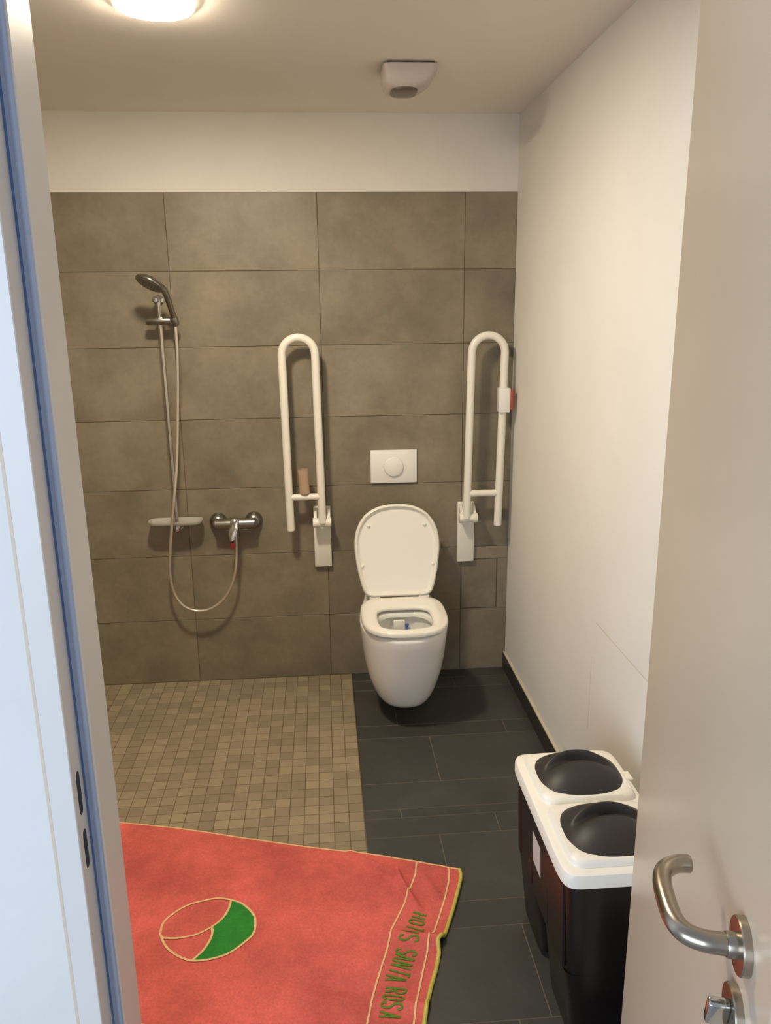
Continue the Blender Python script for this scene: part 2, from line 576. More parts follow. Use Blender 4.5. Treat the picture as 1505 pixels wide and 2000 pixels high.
# ------------------------------------------------------------------ ceiling sensor
SX, SY = 0.903, -0.605
sens = thing('ceiling_sensor', 'square white ceiling motion detector with a dark curved lens', 'sensor', (SX, SY, H))
bm = bmesh.new(); box(bm, SX - .074, SX + .074, SY - .074, SY + .074, H - .006, H, 0.001, 1)  # plate coloured dark to give the shadow gap between ceiling and housing
finish(bm, 'shadow_gap_plate', M['sensor_lens'], sens)
bm = bmesh.new()
loft(bm, [rrect(SX, SY, .080, .080, H - .0055, 9, 56), rrect(SX, SY, .086, .086, H - .008, 9, 56), rrect(SX - .001, SY, .084, .085, H - .026, 8, 56),
          rrect(SX - .006, SY, .077, .082, H - .044, 7, 56), rrect(SX - .013, SY, .066, .076, H - .059, 5, 56), rrect(SX - .015, SY, .052, .066, H - .069, 4, 56),
          rrect(SX - .015, SY, .046, .060, H - .072, 3, 56)])
finish(bm, 'housing', M['sensor_plastic'], sens, smooth=35)
bm = bmesh.new()
loft(bm, [rrect(SX - .015, SY - .006, .043, .060, H - .064, 3.5, 48), rrect(SX - .015, SY - .006, .041, .058, H - .0765, 3.2, 48), rrect(SX - .015, SY - .004, .030, .045, H - .0785, 3, 48)])
finish(bm, 'lens', M['sensor_lens'], sens, smooth=35)

# ------------------------------------------------------------------ shower rail with hand shower
rail = thing('shower_rail', 'slim chrome shower rail on the tiled wall with soap dish at its foot', 'shower rail', (-0.04, 0, 0.75))
bm = bmesh.new(); tube(bm, [(-.0405, -.06, 1.690), (-.0375, -.06, 0.735)], .0098, 14)
finish(bm, 'rail_bar', M['rail'], rail, smooth=True)
for z, sgn in ((1.690, 1), (0.744, -1)):
    bm = bmesh.new()
    xx = -.0405 if sgn > 0 else -.0375
    lathe(bm, [(.0, 0), (.019, 0), (.019, .008), (.0125, .012), (.0115, .05), (.014, .056), (.0145, .068), (.010, .076), (.0, .078)], (xx - (.008 if sgn > 0 else 0), 0.0, z), (0, -1, 0), 24)
    finish(bm, 'rail_bracket', M['chrome'], rail, smooth=40)
bm = bmesh.new()
tube(bm, [(-.090, -.078, 1.609), (-.086, -.078, 1.609), (.006, -.080, 1.609), (.012, -.080, 1.609)], [.0140, .0160, .0155, .012], 18)
box(bm, -.058, -.022, -.092, -.048, 1.596, 1.622, 0.005, 2)
lathe(bm, [(.0, -.018), (.013, -.018), (.0165, -.012), (.0165, .012), (.015, .016), (.0, .016)], (.022, -.088, 1.607), (-.12, -.32, 1), 20)
finish(bm, 'slider_bracket', M['dull_chrome'], rail, smooth=40)

hs = thing('hand_shower', 'round chrome hand shower head tilted down in its holder', 'shower head', (.02, -.09, 1.60))
bm = bmesh.new()
pth = smooth_path([(.0235, -.086, 1.592), (.021, -.096, 1.622), (.015, -.122, 1.668), (.008, -.148, 1.708), (.001, -.163, 1.728), (-.012, -.176, 1.741), (-.034, -.186, 1.752)], 6)
rr = [0.0105 + 0.0045 * (i / (len(pth) - 1)) for i in range(len(pth))]
rr[-1] = 0.012
tube(bm, pth, rr, 18)
finish(bm, 'shower_handle', M['dull_chrome'], hs, smooth=60)
hn = Vector((-.40, -.36, -.84)).normalized(); hc = Vector((-.041, -.190, 1.752))
bm = bmesh.new()
lathe(bm, [(.0, -.020), (.018, -.0195), (.040, -.012), (.054, -.002), (.0565, .005), (.055, .009), (.050, .010)], hc, hn, 40)
finish(bm, 'head_shell', M['dull_chrome'], hs, smooth=50)
bm = bmesh.new()
lathe(bm, [(.0505, .0095), (.049, .0115), (.030, .0135), (.012, .0140), (.0, .0140)], hc, hn, 40)
sf = finish(bm, 'spray_face', mat('grey_spray_face', rgb(128, 124, 118), 0.35, metal=0.4), hs, smooth=50)
bm = bmesh.new()
u_ = hn.orthogonal().normalized(); v_ = hn.cross(u_)
for rad_, n_ in ((.012, 6), (.024, 12), (.036, 18), (.044, 22)):
    for k in range(n_):
        a = 2 * PI * k / n_
        p = hc + hn * (.0132 if rad_ < .03 else .0124) + (u_ * math.cos(a) + v_ * math.sin(a)) * rad_
        lathe(bm, [(.0014, 0), (.0011, .0022)], p, hn, 6)
nz = finish(bm, 'spray_nozzle', mat('dark_nozzle', rgb(70, 68, 66), 0.5), sf)
nz['kind'] = 'stuff'

hose_pts = [(.0235, -.086, 1.590), (.024, -.088, 1.555), (.022, -.088, 1.461), (.006, -.08, 1.254), (-.011, -.095, 1.044), (-.026, -.115, .919), (-.047, -.115, .787), (-.067, -.108, .650), (-.0775, -.092, .553), (-.071, -.08, .468), (-.041, -.08, .407), (.001, -.08, .379), (.045, -.08, .373), (.09, -.08, .385), (.136, -.08, .419), (.173, -.08, .474), (.197, -.08, .544), (.206, -.075, .619), (.208, -.066, .690), (.208, -.062, .722)]
bm = bmesh.new(); tube(bm, smooth_path(hose_pts, 8), .0064, 10)
ho = finish(bm, 'shower_hose', M['hose'], None, smooth=True)
ho['label'] = 'silver shower hose hanging in a loop from hand shower to mixer'; ho['category'] = 'hose'

# soap dish on the rail's foot
sd = thing('soap_dish', 'oval translucent soap dish at the foot of the shower rail', 'soap dish', (-.037, -.08, .77))
bm = bmesh.new()
k = 56
loft(bm, [rrect(-.043, -.054, .095, .030, .762, 4.0, k), rrect(-.043, -.054, .106, .040, .766, 4.0, k), rrect(-.043, -.054, .114, .0455, .778, 4.0, k),
          rrect(-.043, -.054, .1135, .045, .781, 4.0, k), rrect(-.043, -.054, .109, .0415, .780, 4.0, k), rrect(-.043, -.054, .104, .037, .769, 4.0, k), rrect(-.043, -.054, .093, .028, .7665, 4.0, k)])
finish(bm, 'dish', M['dish'], sd, smooth=50)
bm = bmesh.new(); tube(bm, [(-.0375, -.06, .750), (-.0375, -.06, .762)], .016, 16)
finish(bm, 'dish_clip', M['chrome'], sd, smooth=40)

# ------------------------------------------------------------------ mixer tap
mx = thing('shower_mixer', 'chrome wall mixer tap with single lever beside the soap dish', 'tap', (.206, 0, .76))
for xx in (.1295, .2835):
    bm = bmesh.new()
    lathe(bm, [(.0, 0), (.0370, 0), (.0370, .006), (.0350, .018), (.029, .028), (.022, .034), (.0185, .036), (.0185, .050), (.0, .050)], (xx, 0, .758), (0, -1, 0), 32)
    finish(bm, 'wall_rose', M['dull_chrome'], mx, smooth=40)
bm = bmesh.new()
tube(bm, [(.120, -.058, .757), (.123, -.058, .757), (.165, -.060, .757), (.206, -.061, .757), (.248, -.060, .757), (.290, -.058, .757), (.293, -.058, .757)], [.019, .0225, .0230, .0255, .0230, .0225, .019], 24)
lathe(bm, [(.0, 0), (.012, 0), (.012, .024), (.0, .024)], (.208, -.060, .715), (0, 0, 1), 18)
finish(bm, 'mixer_body', M['dull_chrome'], mx, smooth=45)
bm = bmesh.new()
lathe(bm, [(.0, 0), (.0195, 0), (.0195, .020), (.017, .027), (.010, .030), (.0, .031)], (.208, -.070, .762), (.04, -.90, .42), 24)
finish(bm, 'cartridge_cap', M['chrome'], mx, smooth=45)
bm = bmesh.new()
lp = smooth_path([(.212, -.094, .779), (.209, -.102, .768), (.205, -.112, .750), (.201, -.122, .728), (.199, -.130, .706), (.199, -.132, .701)], 5)
rings = []
ww = [.008, .0135, .0195, .0185, .0115, .005]
for i, p in enumerate(lp):
    f = i / (len(lp) - 1) * 5; k0 = min(int(f), 4); wv = ww[k0] + (ww[k0 + 1] - ww[k0]) * (f - k0)
    nvec = Vector((-.15, -.80, -.42)).normalized(); side = Vector((1, -.1, .15)).normalized()
    rings.append([p + side * math.cos(2 * PI * q / 16) * wv + nvec * math.sin(2 * PI * q / 16) * wv * .42 for q in range(16)])
loft(bm, rings)
finish(bm, 'lever', M['chrome'], mx, smooth=60)
bm = bmesh.new(); box(bm, .1845, .2045, -.100, -.086, .657, .684, 0.004, 2)
rc = finish(bm, 'red_cap', M['red_plastic'], mx, smooth=40)
rc['label'] = 'red plastic cap under the lever'
bm = bmesh.new(); tube(bm, [(.1955, -.088, .680), (.1985, -.104, .694), (.1995, -.120, .705)], .0042, 8)
finish(bm, 'cap_stem', mat('black_stem', rgb(30, 28, 28), 0.4), mx, smooth=True)


# ------------------------------------------------------------------ folding grab rails
def grab_rail(cx, side, y, label, plate):
    """side=+1: pivot leg on the right, free leg on the left"""
    r = .0168
    piv, free = plate['piv'], plate['free']
    g = thing('folding_grab_rail', label, 'grab rail', (plate['x'], 0, .54), 'folding grab rails beside the toilet')
    x0, x1 = plate['x'] - .0375, plate['x'] + .0375
    bm = bmesh.new(); box(bm, x0, x1, -.022, 0.0, .537, .812, 0.003, 2)
    finish(bm, 'wall_plate', M['white_metal'], g, smooth=30)
    for sx in (x0 + .009, x1 - .009):
        bm = bmesh.new()
        ringsA = []
        out = [(-.020, .808), (-.034, .808), (-.052, .800), (-.070, .784), (-.080, .768), (-.080, .752), (-.066, .738), (-.020, .738)]
        loft(bm, [[(sx - .006, a, b) for a, b in out], [(sx + .006, a, b) for a, b in out]])
        finish(bm, 'hinge_cheek', M['white_metal'], g, smooth=30)
    bm = bmesh.new(); tube(bm, [(x0 - .002, -.074, .754), (x0 + .016, -.074, .754), (x0 + .0165, -.074, .754), (x1 - .0165, -.074, .754), (x1 - .016, -.074, .754), (x1 + .002, -.074, .754)], [.0215, .0215, .0200, .0200, .0215, .0215], 28)
    finish(bm, 'hinge_barrel', M['white_metal'], g, smooth=40)
    bm = bmesh.new()
    pts = [(piv[0], y, .757), (piv[0], y, .80)]
    n = 14
    zt = plate['zt'] - (abs(piv[1] - free[1]) / 2)
    for i in range(9):
        f = i / 8
        pts.append((piv[0] + (piv[1] - piv[0]) * f, y, .80 + (zt - .80) * f))
    cxm = (piv[1] + free[1]) / 2; R = abs(piv[1] - free[1]) / 2
    for i in range(1, n + 1):
        a = PI * i / n
        pts.append((cxm + math.copysign(R, piv[1] - cxm) * math.cos(a), y, zt + R * math.sin(a)))
    for i in range(1, 9):
        f = i / 8
        pts.append((free[1] + (free[0] - free[1]) * f, y, zt + (plate['zb'] - zt) * f))
    tube(bm, pts, r, 20)
    finish(bm, 'rail_tube', M['white_metal'], g, smooth=60)
    bm = bmesh.new(); tube(bm, [(piv[0], y, plate['zc']), (free[0], y, plate['zc'])], .0145, 18)
    finish(bm, 'cross_tube', M['white_metal'], g, smooth=60)
    bm = bmesh.new(); lathe(bm, [(.0, 0), (.0165, 0), (.0165, .003), (.013, .0055), (.0, .006)], (free[0], y, plate['zb']), (0, 0, -1), 20)
    finish(bm, 'end_cap', M['white_plastic'], g, smooth=40)
    return g


Y = -.085
gl = grab_rail(.51, 1, Y, 'white folding grab rail left of the toilet, folded up', dict(x=.580, piv=(.5815, .5735), free=(.4455, .4385), zt=1.536, zb=.730, zc=.872))
gr = grab_rail(1.28, -1, Y, 'white folding grab rail right of the toilet, carrying a call button', dict(x=1.217, piv=(1.2085, 1.2200), free=(1.3455, 1.3590), zt=1.534, zb=.724, zc=.866))
# call transmitter on the right rail
ct = thing('call_button', 'white emergency call button with red side, clipped on the right grab rail', 'call button', (1.365, Y, 1.215))
bm = bmesh.new(); box(bm, 1.3345, 1.382, Y - .026, Y + .020, 1.216, 1.318, 0.003, 2)
finish(bm, 'button_housing', M['white_plastic'], ct, smooth=30)
bm = bmesh.new(); box(bm, 1.381, 1.395, Y - .024, Y + .016, 1.226, 1.311, 0.003, 2)
finish(bm, 'red_button', M['red_plastic'], ct, smooth=30)
# cardboard core standing on the left rail's cross tube
bm = bmesh.new()
o_ = Vector((.511, Y, .8885)); a_ = Vector((-.045, -.02, 1)).normalized()
lathe(bm, [(.0185, 0), (.0215, 0), (.0215, .104), (.0190, .104), (.0190, .004), (.0185, 0)], o_, a_, 28)
cb = finish(bm, 'cardboard_tube', M['cardboard'], None, smooth=40)
cb['label'] = 'empty brown cardboard toilet roll core standing on left grab rail'; cb['category'] = 'roll core'

# ------------------------------------------------------------------ flush plate
fp = thing('flush_plate', 'white rectangular flush plate with round push button above the toilet', 'flush plate', (.898, 0, .98))
bm = bmesh.new(); box(bm, .797, .999, -.012, 0.0, .906, 1.052, 0.003, 2)
finish(bm, 'plate', M['white_plastic'], fp, smooth=30)
bm = bmesh.new()
lathe(bm, [(.049, .0), (.049, .0015), (.046, .002), (.045, .0005), (.043, .0005), (.0425, .004), (.040, .009), (.030, .0125), (.015, .0140), (.0, .0145)], (.897, -.0118, .978), (0, -1, 0), 40)
finish(bm, 'push_button', M['white_plastic'], fp, smooth=40)

# ------------------------------------------------------------------ toilet
TX = .899
toi = thing('toilet', 'white wall-hung toilet with its lid up, between the grab rails', 'toilet', (TX, 0, .09))


def ushape(hw, yf, z, hwb=None, k=40, n=2.35, yb=0.0, ys=-.36):
    """outline from the wall round the front: half width hw at ys, front tip yf"""
    hwb = hw if hwb is None else hwb
    ys = max(ys, yf * .62)
    out = []
    for i in range(5):
        f = i / 5
        out.append((TX + hwb + (hw - hwb) * (f * f * (3 - 2 * f)), yb + (ys - yb) * f, z))
    for i in range(k + 1):
        t = PI * i / k
        c, s = math.cos(t), math.sin(t)
        out.append((TX + math.copysign(abs(c) ** (2 / n), c) * hw, ys + (yf - ys) * abs(s) ** (2 / n), z))
    for i in range(5):
        f = (4 - i) / 5
        out.append((TX - hwb - (hw - hwb) * (f * f * (3 - 2 * f)), yb + (ys - yb) * f, z))
    return out


def hole(hx, y0, y1, z, like):
    """inner ring with the same number of points as an outline"""
    cy = (y0 + y1) / 2; hy = abs(y0 - y1) / 2
    out = []
    for p in like:
        a = math.atan2((p[1] - cy) / .25, (p[0] - TX) / .18)
        c, s = math.cos(a), math.sin(a); n = 2.5
        rr_ = (abs(c) ** n + abs(s) ** n) ** (-1 / n)
        out.append((TX + hx * c * rr_, cy + hy * s * rr_, z))
    return out


bm = bmesh.new()
secs = [(.080, -.485, .0845, .075), (.100, -.508, .088, .09), (.113, -.524, .098, .10), (.124, -.538, .118, .115), (.136, -.550, .148, .125), (.148, -.563, .19, .14), (.159, -.576, .24, .135),
        (.168, -.588, .30, .138), (.1750, -.602, .37, .138), (.1785, -.610, .408, .136), (.1775, -.609, .4180, .135), (.172, -.602, .4240, .130)]
rg = [ushape(a, b, c, d) for a, b, c, d in secs]
top = rg[-1]
rg += [hole(.118, -.315, -.572, .4240, top), hole(.115, -.320, -.568, .420, top), hole(.113, -.322, -.566, .405, top), hole(.124, -.305, -.575, .395, top), hole(.122, -.306, -.572, .36, top),
       hole(.105, -.315, -.548, .30, top), hole(.075, -.33, -.50, .25, top), hole(.055, -.34, -.46, .215, top)]
loft(bm, rg)
bowl = finish(bm, 'bowl', M['ceramic'], toi, smooth=45)
bm = bmesh.new(); loft(bm, [hole(.0745, -.331, -.499, .2515, top), hole(.072, -.333, -.495, .253, top)])
finish(bm, 'bowl_water', M['water'], bowl)
# flush outlet and blue drip inside the bowl
bm = bmesh.new(); box(bm, .862, .912, -.332, -.300, .345, .392, 0.006, 2)
finish(bm, 'flush_outlet', M['ceramic'], bowl, smooth=40)
bm = bmesh.new()
rib = [(.9200, -.3260, .372), (.9190, -.3275, .360), (.9150, -.3400, .333), (.9100, -.3700, .288), (.9060, -.4000, .262)]
rib = smooth_path(rib, 4)
tube(bm, rib, [.0085 if i < 3 else .0055 for i in range(len(rib))], 8)
bd = finish(bm, 'blue_drip', M['blue'], bowl, smooth=True)
bd['label'] = 'blue streak of cleaner inside the bowl'


def seat_out(s, z, k=72):
    out = []
    for i in range(k):
        t = 2 * PI * i / k
        c, sn = math.cos(t), math.sin(t)
        n = 2.75 if sn < 0 else 4.0
        x = math.copysign(abs(c) ** (2 / n), c) * (.1735 - s)
        yy = math.copysign(abs(sn) ** (2 / n), sn) * ((.2055 if sn < 0 else .190) - s)
        out.append((TX + x, -.405 + yy, z))
    return out


def seat_in(s, z, k=72):
    out = []
    for i in range(k):
        t = 2 * PI * i / k
        c, sn = math.cos(t), math.sin(t)
        n = 2.7 if sn < 0 else 4.2
        x = math.copysign(abs(c) ** (2 / n), c) * (.108 + s)
        yy = math.copysign(abs(sn) ** (2 / n), sn) * ((.137 if sn < 0 else .110) + s)
        out.append((TX + x, -.440 + yy, z))
    return out


bm = bmesh.new()
rs = [seat_out(.003, .4350), seat_out(.0004, .4362), seat_out(0, .441), seat_out(.0007, .4490), seat_out(.004, .4535), seat_out(.012, .4560), seat_out(.032, .4565),
      seat_in(.018, .4550), seat_in(.008, .4525), seat_in(.002, .4475), seat_in(0, .441), seat_in(.002, .4365)]
vr = loft(bm, rs, False, False)
n = len(rs[0])
for i in range(n):
    j = (i + 1) % n
    bm.faces.new((vr[-1][i], vr[-1][j], vr[0][j], vr[0][i]))
finish(bm, 'seat', M['seat_plastic'], toi, smooth=60)
# lid: shallow tray standing up on the hinge
HY, HZ = -.205, .452
TILT = math.atan2(.092, .382)


def lidp(x, s, t):
    """x across, s up along the lid, t towards the viewer"""
    return (TX - .003 + x, HY + s * math.sin(TILT) - t * math.cos(TILT), HZ + s * math.cos(TILT) + t * math.sin(TILT))


half = [(0.0, .0), (.110, .0), (.128, .003), (.142, .013), (.150, .028), (.160, .060), (.170, .105), (.178, .155), (.183, .205), (.1825, .245), (.175, .285), (.160, .320), (.138, .350), (.108, .373), (.072, .388), (.036, .3945), (0.0, .396)]
half = [(v.x, v.y) for v in resample([(a, b, 0) for a, b in half], 44)]
full = half + [(-a, b) for a, b in half[-2:0:-1]]


def lring(inset, t, full=full):
    c = Vector((0, .20))
    out = []
    for i, (a, b) in enumerate(full):
        p = Vector(full[i - 1]); q = Vector(full[(i + 1) % len(full)])
        tg = (q - p).normalized(); nr = Vector((-tg.y, tg.x))
        if nr.dot(c - Vector((a, b))) < 0:
            nr = -nr
        out.append(lidp(a + nr.x * inset, b + nr.y * inset, t))
    return out


bm = bmesh.new()
loft(bm, [lring(.012, -.008), lring(.004, -.006), lring(0, .000), lring(.0015, .009), lring(.005, .0145), lring(.0095, .0165), lring(.0135, .0145), lring(.016, .008), lring(.020, .0040), lring(.028, .003)])
lid = finish(bm, 'lid', M['seat_plastic'], toi, smooth=50)
for a, b in ((-.152, .135), (.152, .135), (-.120, .305), (.120, .305)):
    bm = bmesh.new()
    o1 = Vector(lidp(a, b, .003)); ax = Vector(lidp(a, b, 1.0)) - o1
    lathe(bm, [(.0075, 0), (.0075, .004), (.006, .0075), (.003, .009), (.0, .0095)], o1, ax, 16)
    finish(bm, 'lid_buffer', M['white_plastic'], lid, smooth=50)
for a in (-.105, .105):
    bm = bmesh.new(); tube(bm, [(TX + a - .022, -.208, .447), (TX + a + .022, -.208, .447)], .010, 14)
    box(bm, TX + a - .014, TX + a + .014, -.214, -.190, .428, .446, .003, 1)
    finish(bm, 'hinge', M['white_plastic'], toi, smooth=40)

# ------------------------------------------------------------------ double waste bin
BX0, BX1, BY0, BY1, BZ = 1.077, 1.352, -1.992, -1.508, .482
bn = thing('waste_bin', 'black double waste bin with white rim and two black lids, by the right wall', 'bin', ((BX0 + BX1) / 2, (BY0 + BY1) / 2, 0))
cx, cy = (BX0 + BX1) / 2, (BY0 + BY1) / 2
hx, hy = (BX1 - BX0) / 2, (BY1 - BY0) / 2
bm = bmesh.new()
k = 64
loft(bm, [rrect(cx, cy, hx - .020, hy - .020, .200, 9, k), rrect(cx, cy, hx - .009, hy - .010, .456, 10, k)])
finish(bm, 'body', M['bin_body'], bn, smooth=40)
for ya, yb in ((BY0 + .012, cy - .022), (cy + .022, BY1 - .012)):
    bm = bmesh.new(); c2 = (ya + yb) / 2; h2 = abs(yb - ya) / 2
    loft(bm, [rrect(cx, c2, hx - .052, h2 - .030, 0.0, 6, 40), rrect(cx, c2, hx - .040, h2 - .016, .020, 7, 40), rrect(cx, c2, hx - .022, h2 - .008, .201, 9, 40)])
    finish(bm, 'bin_foot', M['bin_body'], bn, smooth=40)
for yy in (cy - .07, cy + .07, BY0 + .05, BY1 - .05):
    bm = bmesh.new(); b2 = bmesh.new(); box(b2, BX0 + .0185, BX0 + .026, yy - .012, yy + .012, .21, .43, .003, 1)
    for v in b2.verts:
        v.co.x -= (v.co.z - .21) / .22 * .0075
    merge(bm, b2)
    finish(bm, 'side_rib', M['bin_body'], bn, smooth=30)
bm = bmesh.new()
loft(bm, [rrect(cx, cy, hx - .004, hy - .004, .444, 11, k), rrect(cx, cy, hx, hy, .447, 11, k), rrect(cx, cy, hx, hy, .468, 11, k), rrect(cx, cy, hx - .003, hy - .003, .477, 11, k),
          rrect(cx, cy, hx - .010, hy - .010, .4805, 11, k), rrect(cx, cy, hx - .022, hy - .022, .481, 11, k)])
rim = finish(bm, 'white_rim', M['bin_lid'], bn, smooth=40)
for ya, yb in ((BY0 + .026, cy - .008), (cy + .008, BY1 - .026)):
    c2 = (ya + yb) / 2; h2 = (yb - ya) / 2
    bm = bmesh.new()
    loft(bm, [rrect(cx + .003, c2, hx - .018, h2 + .004, .479, 9, 56), rrect(cx + .003, c2, hx - .020, h2 + .002, .488, 9, 56), rrect(cx + .003, c2, hx - .025, h2 - .004, .4945, 8, 56),
              rrect(cx + .003, c2, hx - .040, h2 - .017, .4955, 5, 56), rrect(cx + .003, c2, hx - .052, h2 - .028, .4925, 4, 56)])
    lf = finish(bm, 'lid_frame', M['bin_lid'], bn, smooth=40)
    # swing flap with a crescent grip
    bm = bmesh.new()
    ax, ay = hx - .031, h2 - .009
    N, K = 40, 84
    rings = []
    for i in range(N + 1):
        rr_ = 1 - i / N
        ring = []
        for q in range(K):
            t = 2 * PI * q / K
            c, s = math.cos(t), math.sin(t)
            nn = 2.7
            sq = (abs(c) ** nn + abs(s) ** nn) ** (-1 / nn)
            u, v = c * sq * rr_, s * sq * rr_
            z = .4945 + .038 * (1 - rr_ ** 2.4)
            curve = .30 - .42 * u * u
            d = v - curve
            step = 1 / (1 + math.exp(-d / .022))
            z += .036 * max(0, 1 - (u / .85) ** 2) * math.exp(-(d / .20) ** 2) * (step - .6)
            ring.append((cx + .004 + u * ax, c2 + v * ay, z))
        rings.append(ring)
    vv = [[bm.verts.new(p) for p in r] for r in rings[:-1]]
    for a, b in zip(vv, vv[1:]):
        for q in range(K):
            bm.faces.new((a[q], a[(q + 1) % K], b[(q + 1) % K], b[q]))
    bm.faces.new(vv[-1])
    base = [bm.verts.new((p.co.x, p.co.y, .488)) for p in vv[0]]
    for q in range(K):
        bm.faces.new((base[q], base[(q + 1) % K], vv[0][(q + 1) % K], vv[0][q]))
    finish(bm, 'swing_lid', M['bin_black'], bn, smooth=50)
bm = bmesh.new(); box(bm, BX1 - .012, BX1 + .004, cy + .090, cy + .125, .462, .484, .002, 1)
finish(bm, 'rim_clip', M['bin_lid'], rim, smooth=30)
bm = bmesh.new(); b2 = bmesh.new(); box(b2, BX0 + .0122, BX0 + .0145, -1.768, -1.700, .296, .378)
for v in b2.verts:
    v.co.x += -(v.co.z - .335) * .037 + .0012
merge(bm, b2)
finish(bm, 'sticker', M['sticker'], bn)

# ------------------------------------------------------------------ beach towel on the floor
Rp = [(.9651, -1.3685), (.9655, -1.39), (.9607, -1.4123), (.9428, -1.4637), (.9188, -1.5281), (.8907, -1.5959), (.8740, -1.6320), (.8600, -1.6440), (.8580, -1.6764), (.8445, -1.7219), (.8238, -1.7758), (.8067, -1.8272), (.792, -1.8831), (.772, -1.945), (.752, -2.005)]
Tp = [(-.118, -1.036), (-.1079, -1.039), (.0704, -1.0856), (.2759, -1.1494), (.5064, -1.2166), (.685, -1.2652), (.8433, -1.3227), (.9251, -1.3557), (.9651, -1.3685)]
Lp = [(-.118, -1.036), (-.160, -1.15), (-.215, -1.33), (-.290, -1.52), (-.345, -1.70)]
Bp = [(-.345, -1.70), (-.05, -1.775), (.30, -1.875), (.752, -2.005)]


def segd(x, y, a, b):
    ax, ay = a; bx, by = b
    dx, dy = bx - ax, by - ay
    L2 = dx * dx + dy * dy
    t = max(0, min(1, ((x - ax) * dx + (y - ay) * dy) / L2))
    px, py = ax + t * dx, ay + t * dy
    return math.hypot(x - px, y - py), t, ((x - ax) * dy - (y - ay) * dx) / math.sqrt(L2)


def hgt(x, y):
    h = .0085
    h += .0015 * math.sin(x * 9 + y * 5) + .0012 * math.sin(x * 4 - y * 11 + 1.3)
    # creases: (a, b, height, width, fade towards b)
    for a, b, hh, wd, f0, f1 in (
            ((.640, -1.262), (.775, -1.385), .021, .011, .35, 1), ((.775, -1.385), (.822, -1.520), .021, .011, 1, .5),
            ((.725, -1.292), (.815, -1.345), .008, .012, .3, .7), ((.838, -1.345), (.880, -1.470), .011, .014, .3, .9),
            ((.905, -1.365), (.900, -1.46), .006, .016, .6, .2),
            ((-.09, -1.16), (.06, -1.185), .013, .011, 1, .2), ((-.06, -1.190), (.05, -1.222), .008, .010, .6, .2),
            ((.300, -1.45), (.250, -1.60), .004, .02, .2, .2), ((.52, -1.62), (.70, -1.70), .005, .018, .2, .6),
            ((.30, -1.74), (.62, -1.80), .006, .02, .3, .6)):
        d, t, sd_ = segd(x, y, a, b)
        h += hh * (f0 + (f1 - f0) * t) * math.exp(-(d / wd) ** 2)
    # tucked fold running in from the right hem
    d, t, sd_ = segd(x, y, (.885, -1.640), (.70, -1.585))
    amp = .022 * (1 - t) ** .8
    h += amp * math.exp(-(d / (.030 if sd_ < 0 else .013)) ** 2)
    d, t, sd_ = segd(x, y, (.80, -1.835), (.66, -1.80))
    h += .010 * (1 - t) * math.exp(-(d / .018) ** 2)
    return h


def S2(p):
    return Vector((p[0], p[1], 0))


NU, NV = 190, 130
R_, L_, T_, B_ = resample([S2(p) for p in Rp], NV), resample([S2(p) for p in Lp], NV), resample([S2(p) for p in Tp], NU), resample([S2(p) for p in Bp], NU)
bm = bmesh.new()
grid = []
for j in range(NV):
    v = j / (NV - 1)
    row = []
    for i in range(NU):
        u = i / (NU - 1)
        p = L_[j].lerp(R_[j], u) + T_[i].lerp(B_[i], v) - (T_[0].lerp(T_[-1], u)).lerp(B_[0].lerp(B_[-1], u), v)
        row.append(bm.verts.new((p.x, p.y, hgt(p.x, p.y))))
    grid.append(row)
for j in range(NV - 1):
    for i in range(NU - 1):
        bm.faces.new((grid[j][i], grid[j + 1][i], grid[j + 1][i + 1], grid[j][i + 1]))
tw = finish(bm, 'beach_towel', M['towel'], None, smooth=80)
tw['label'] = 'coral red beach towel with green ball emblem and lettering, spread on the floor'; tw['category'] = 'towel'
if tw.data.polygons[0].normal.z < 0:
    tw.data.flip_normals()
sol = tw.modifiers.new('thickness', 'SOLIDIFY'); sol.thickness = .0045; sol.offset = -1


def drape(p, lift=.0016):
    return Vector((p[0], p[1], hgt(p[0], p[1]) + lift))


def strip(bm, pts, wd, n, lift=.0016):
    P = resample([S2(p) for p in pts], n)
    prev = None
    for i, p in enumerate(P):
        t = (P[min(i + 1, n - 1)] - P[max(i - 1, 0)]).normalized()
        nr = Vector((-t.y, t.x, 0))
        cur = [bm.verts.new(drape(p + nr * (wd * (f - .5)), lift)) for f in (0, .5, 1)]
        if prev:
            for a in range(2):
                bm.faces.new((prev[a], prev[a + 1], cur[a + 1], cur[a]))
        prev = cur


s1 = [(.8410, -1.3225), (.8388, -1.3338), (.8305, -1.3781), (.8067, -1.4404), (.7826, -1.4995), (.7418, -1.582), (.7255, -1.6433), (.7094, -1.6929), (.6877, -1.7555), (.6745, -1.8002), (.6578, -1.8709), (.632, -1.968)]
s2 = [(.9335, -1.362), (.9327, -1.3766), (.9243, -1.4197), (.9043, -1.4807), (.8781, -1.5476), (.8561, -1.6018), (.8393, -1.622), (.8274, -1.6701), (.8117, -1.7189), (.7935, -1.7808), (.7785, -1.8319), (.7678, -1.8809), (.740, -1.985)]
for s, wd in ((s1, .0048), (s2, .0046)):
    bm = bmesh.new(); strip(bm, s, wd, 160)
    finish(bm, 'woven_stripe', M['towel_line'], tw)
bm = bmesh.new(); tube(bm, [drape(p, -.0015) for p in resample([S2(p) for p in Rp], 150)], .0054, 8)
hem = finish(bm, 'side_hem', M['towel_hem'], tw, smooth=True); hem['label'] = 'yellow-green hem'
bm = bmesh.new(); tube(bm, [drape(p, -.0015) for p in resample([S2(p) for p in Tp], 150)], .0032, 8)
finish(bm, 'top_hem', M['towel_line'], tw, smooth=True)
bm = bmesh.new(); tube(bm, [drape(p, -.0015) for p in resample([S2(p) for p in Bp], 120)], .0032, 8)
finish(bm, 'bottom_hem', M['towel_line'], tw, smooth=True)
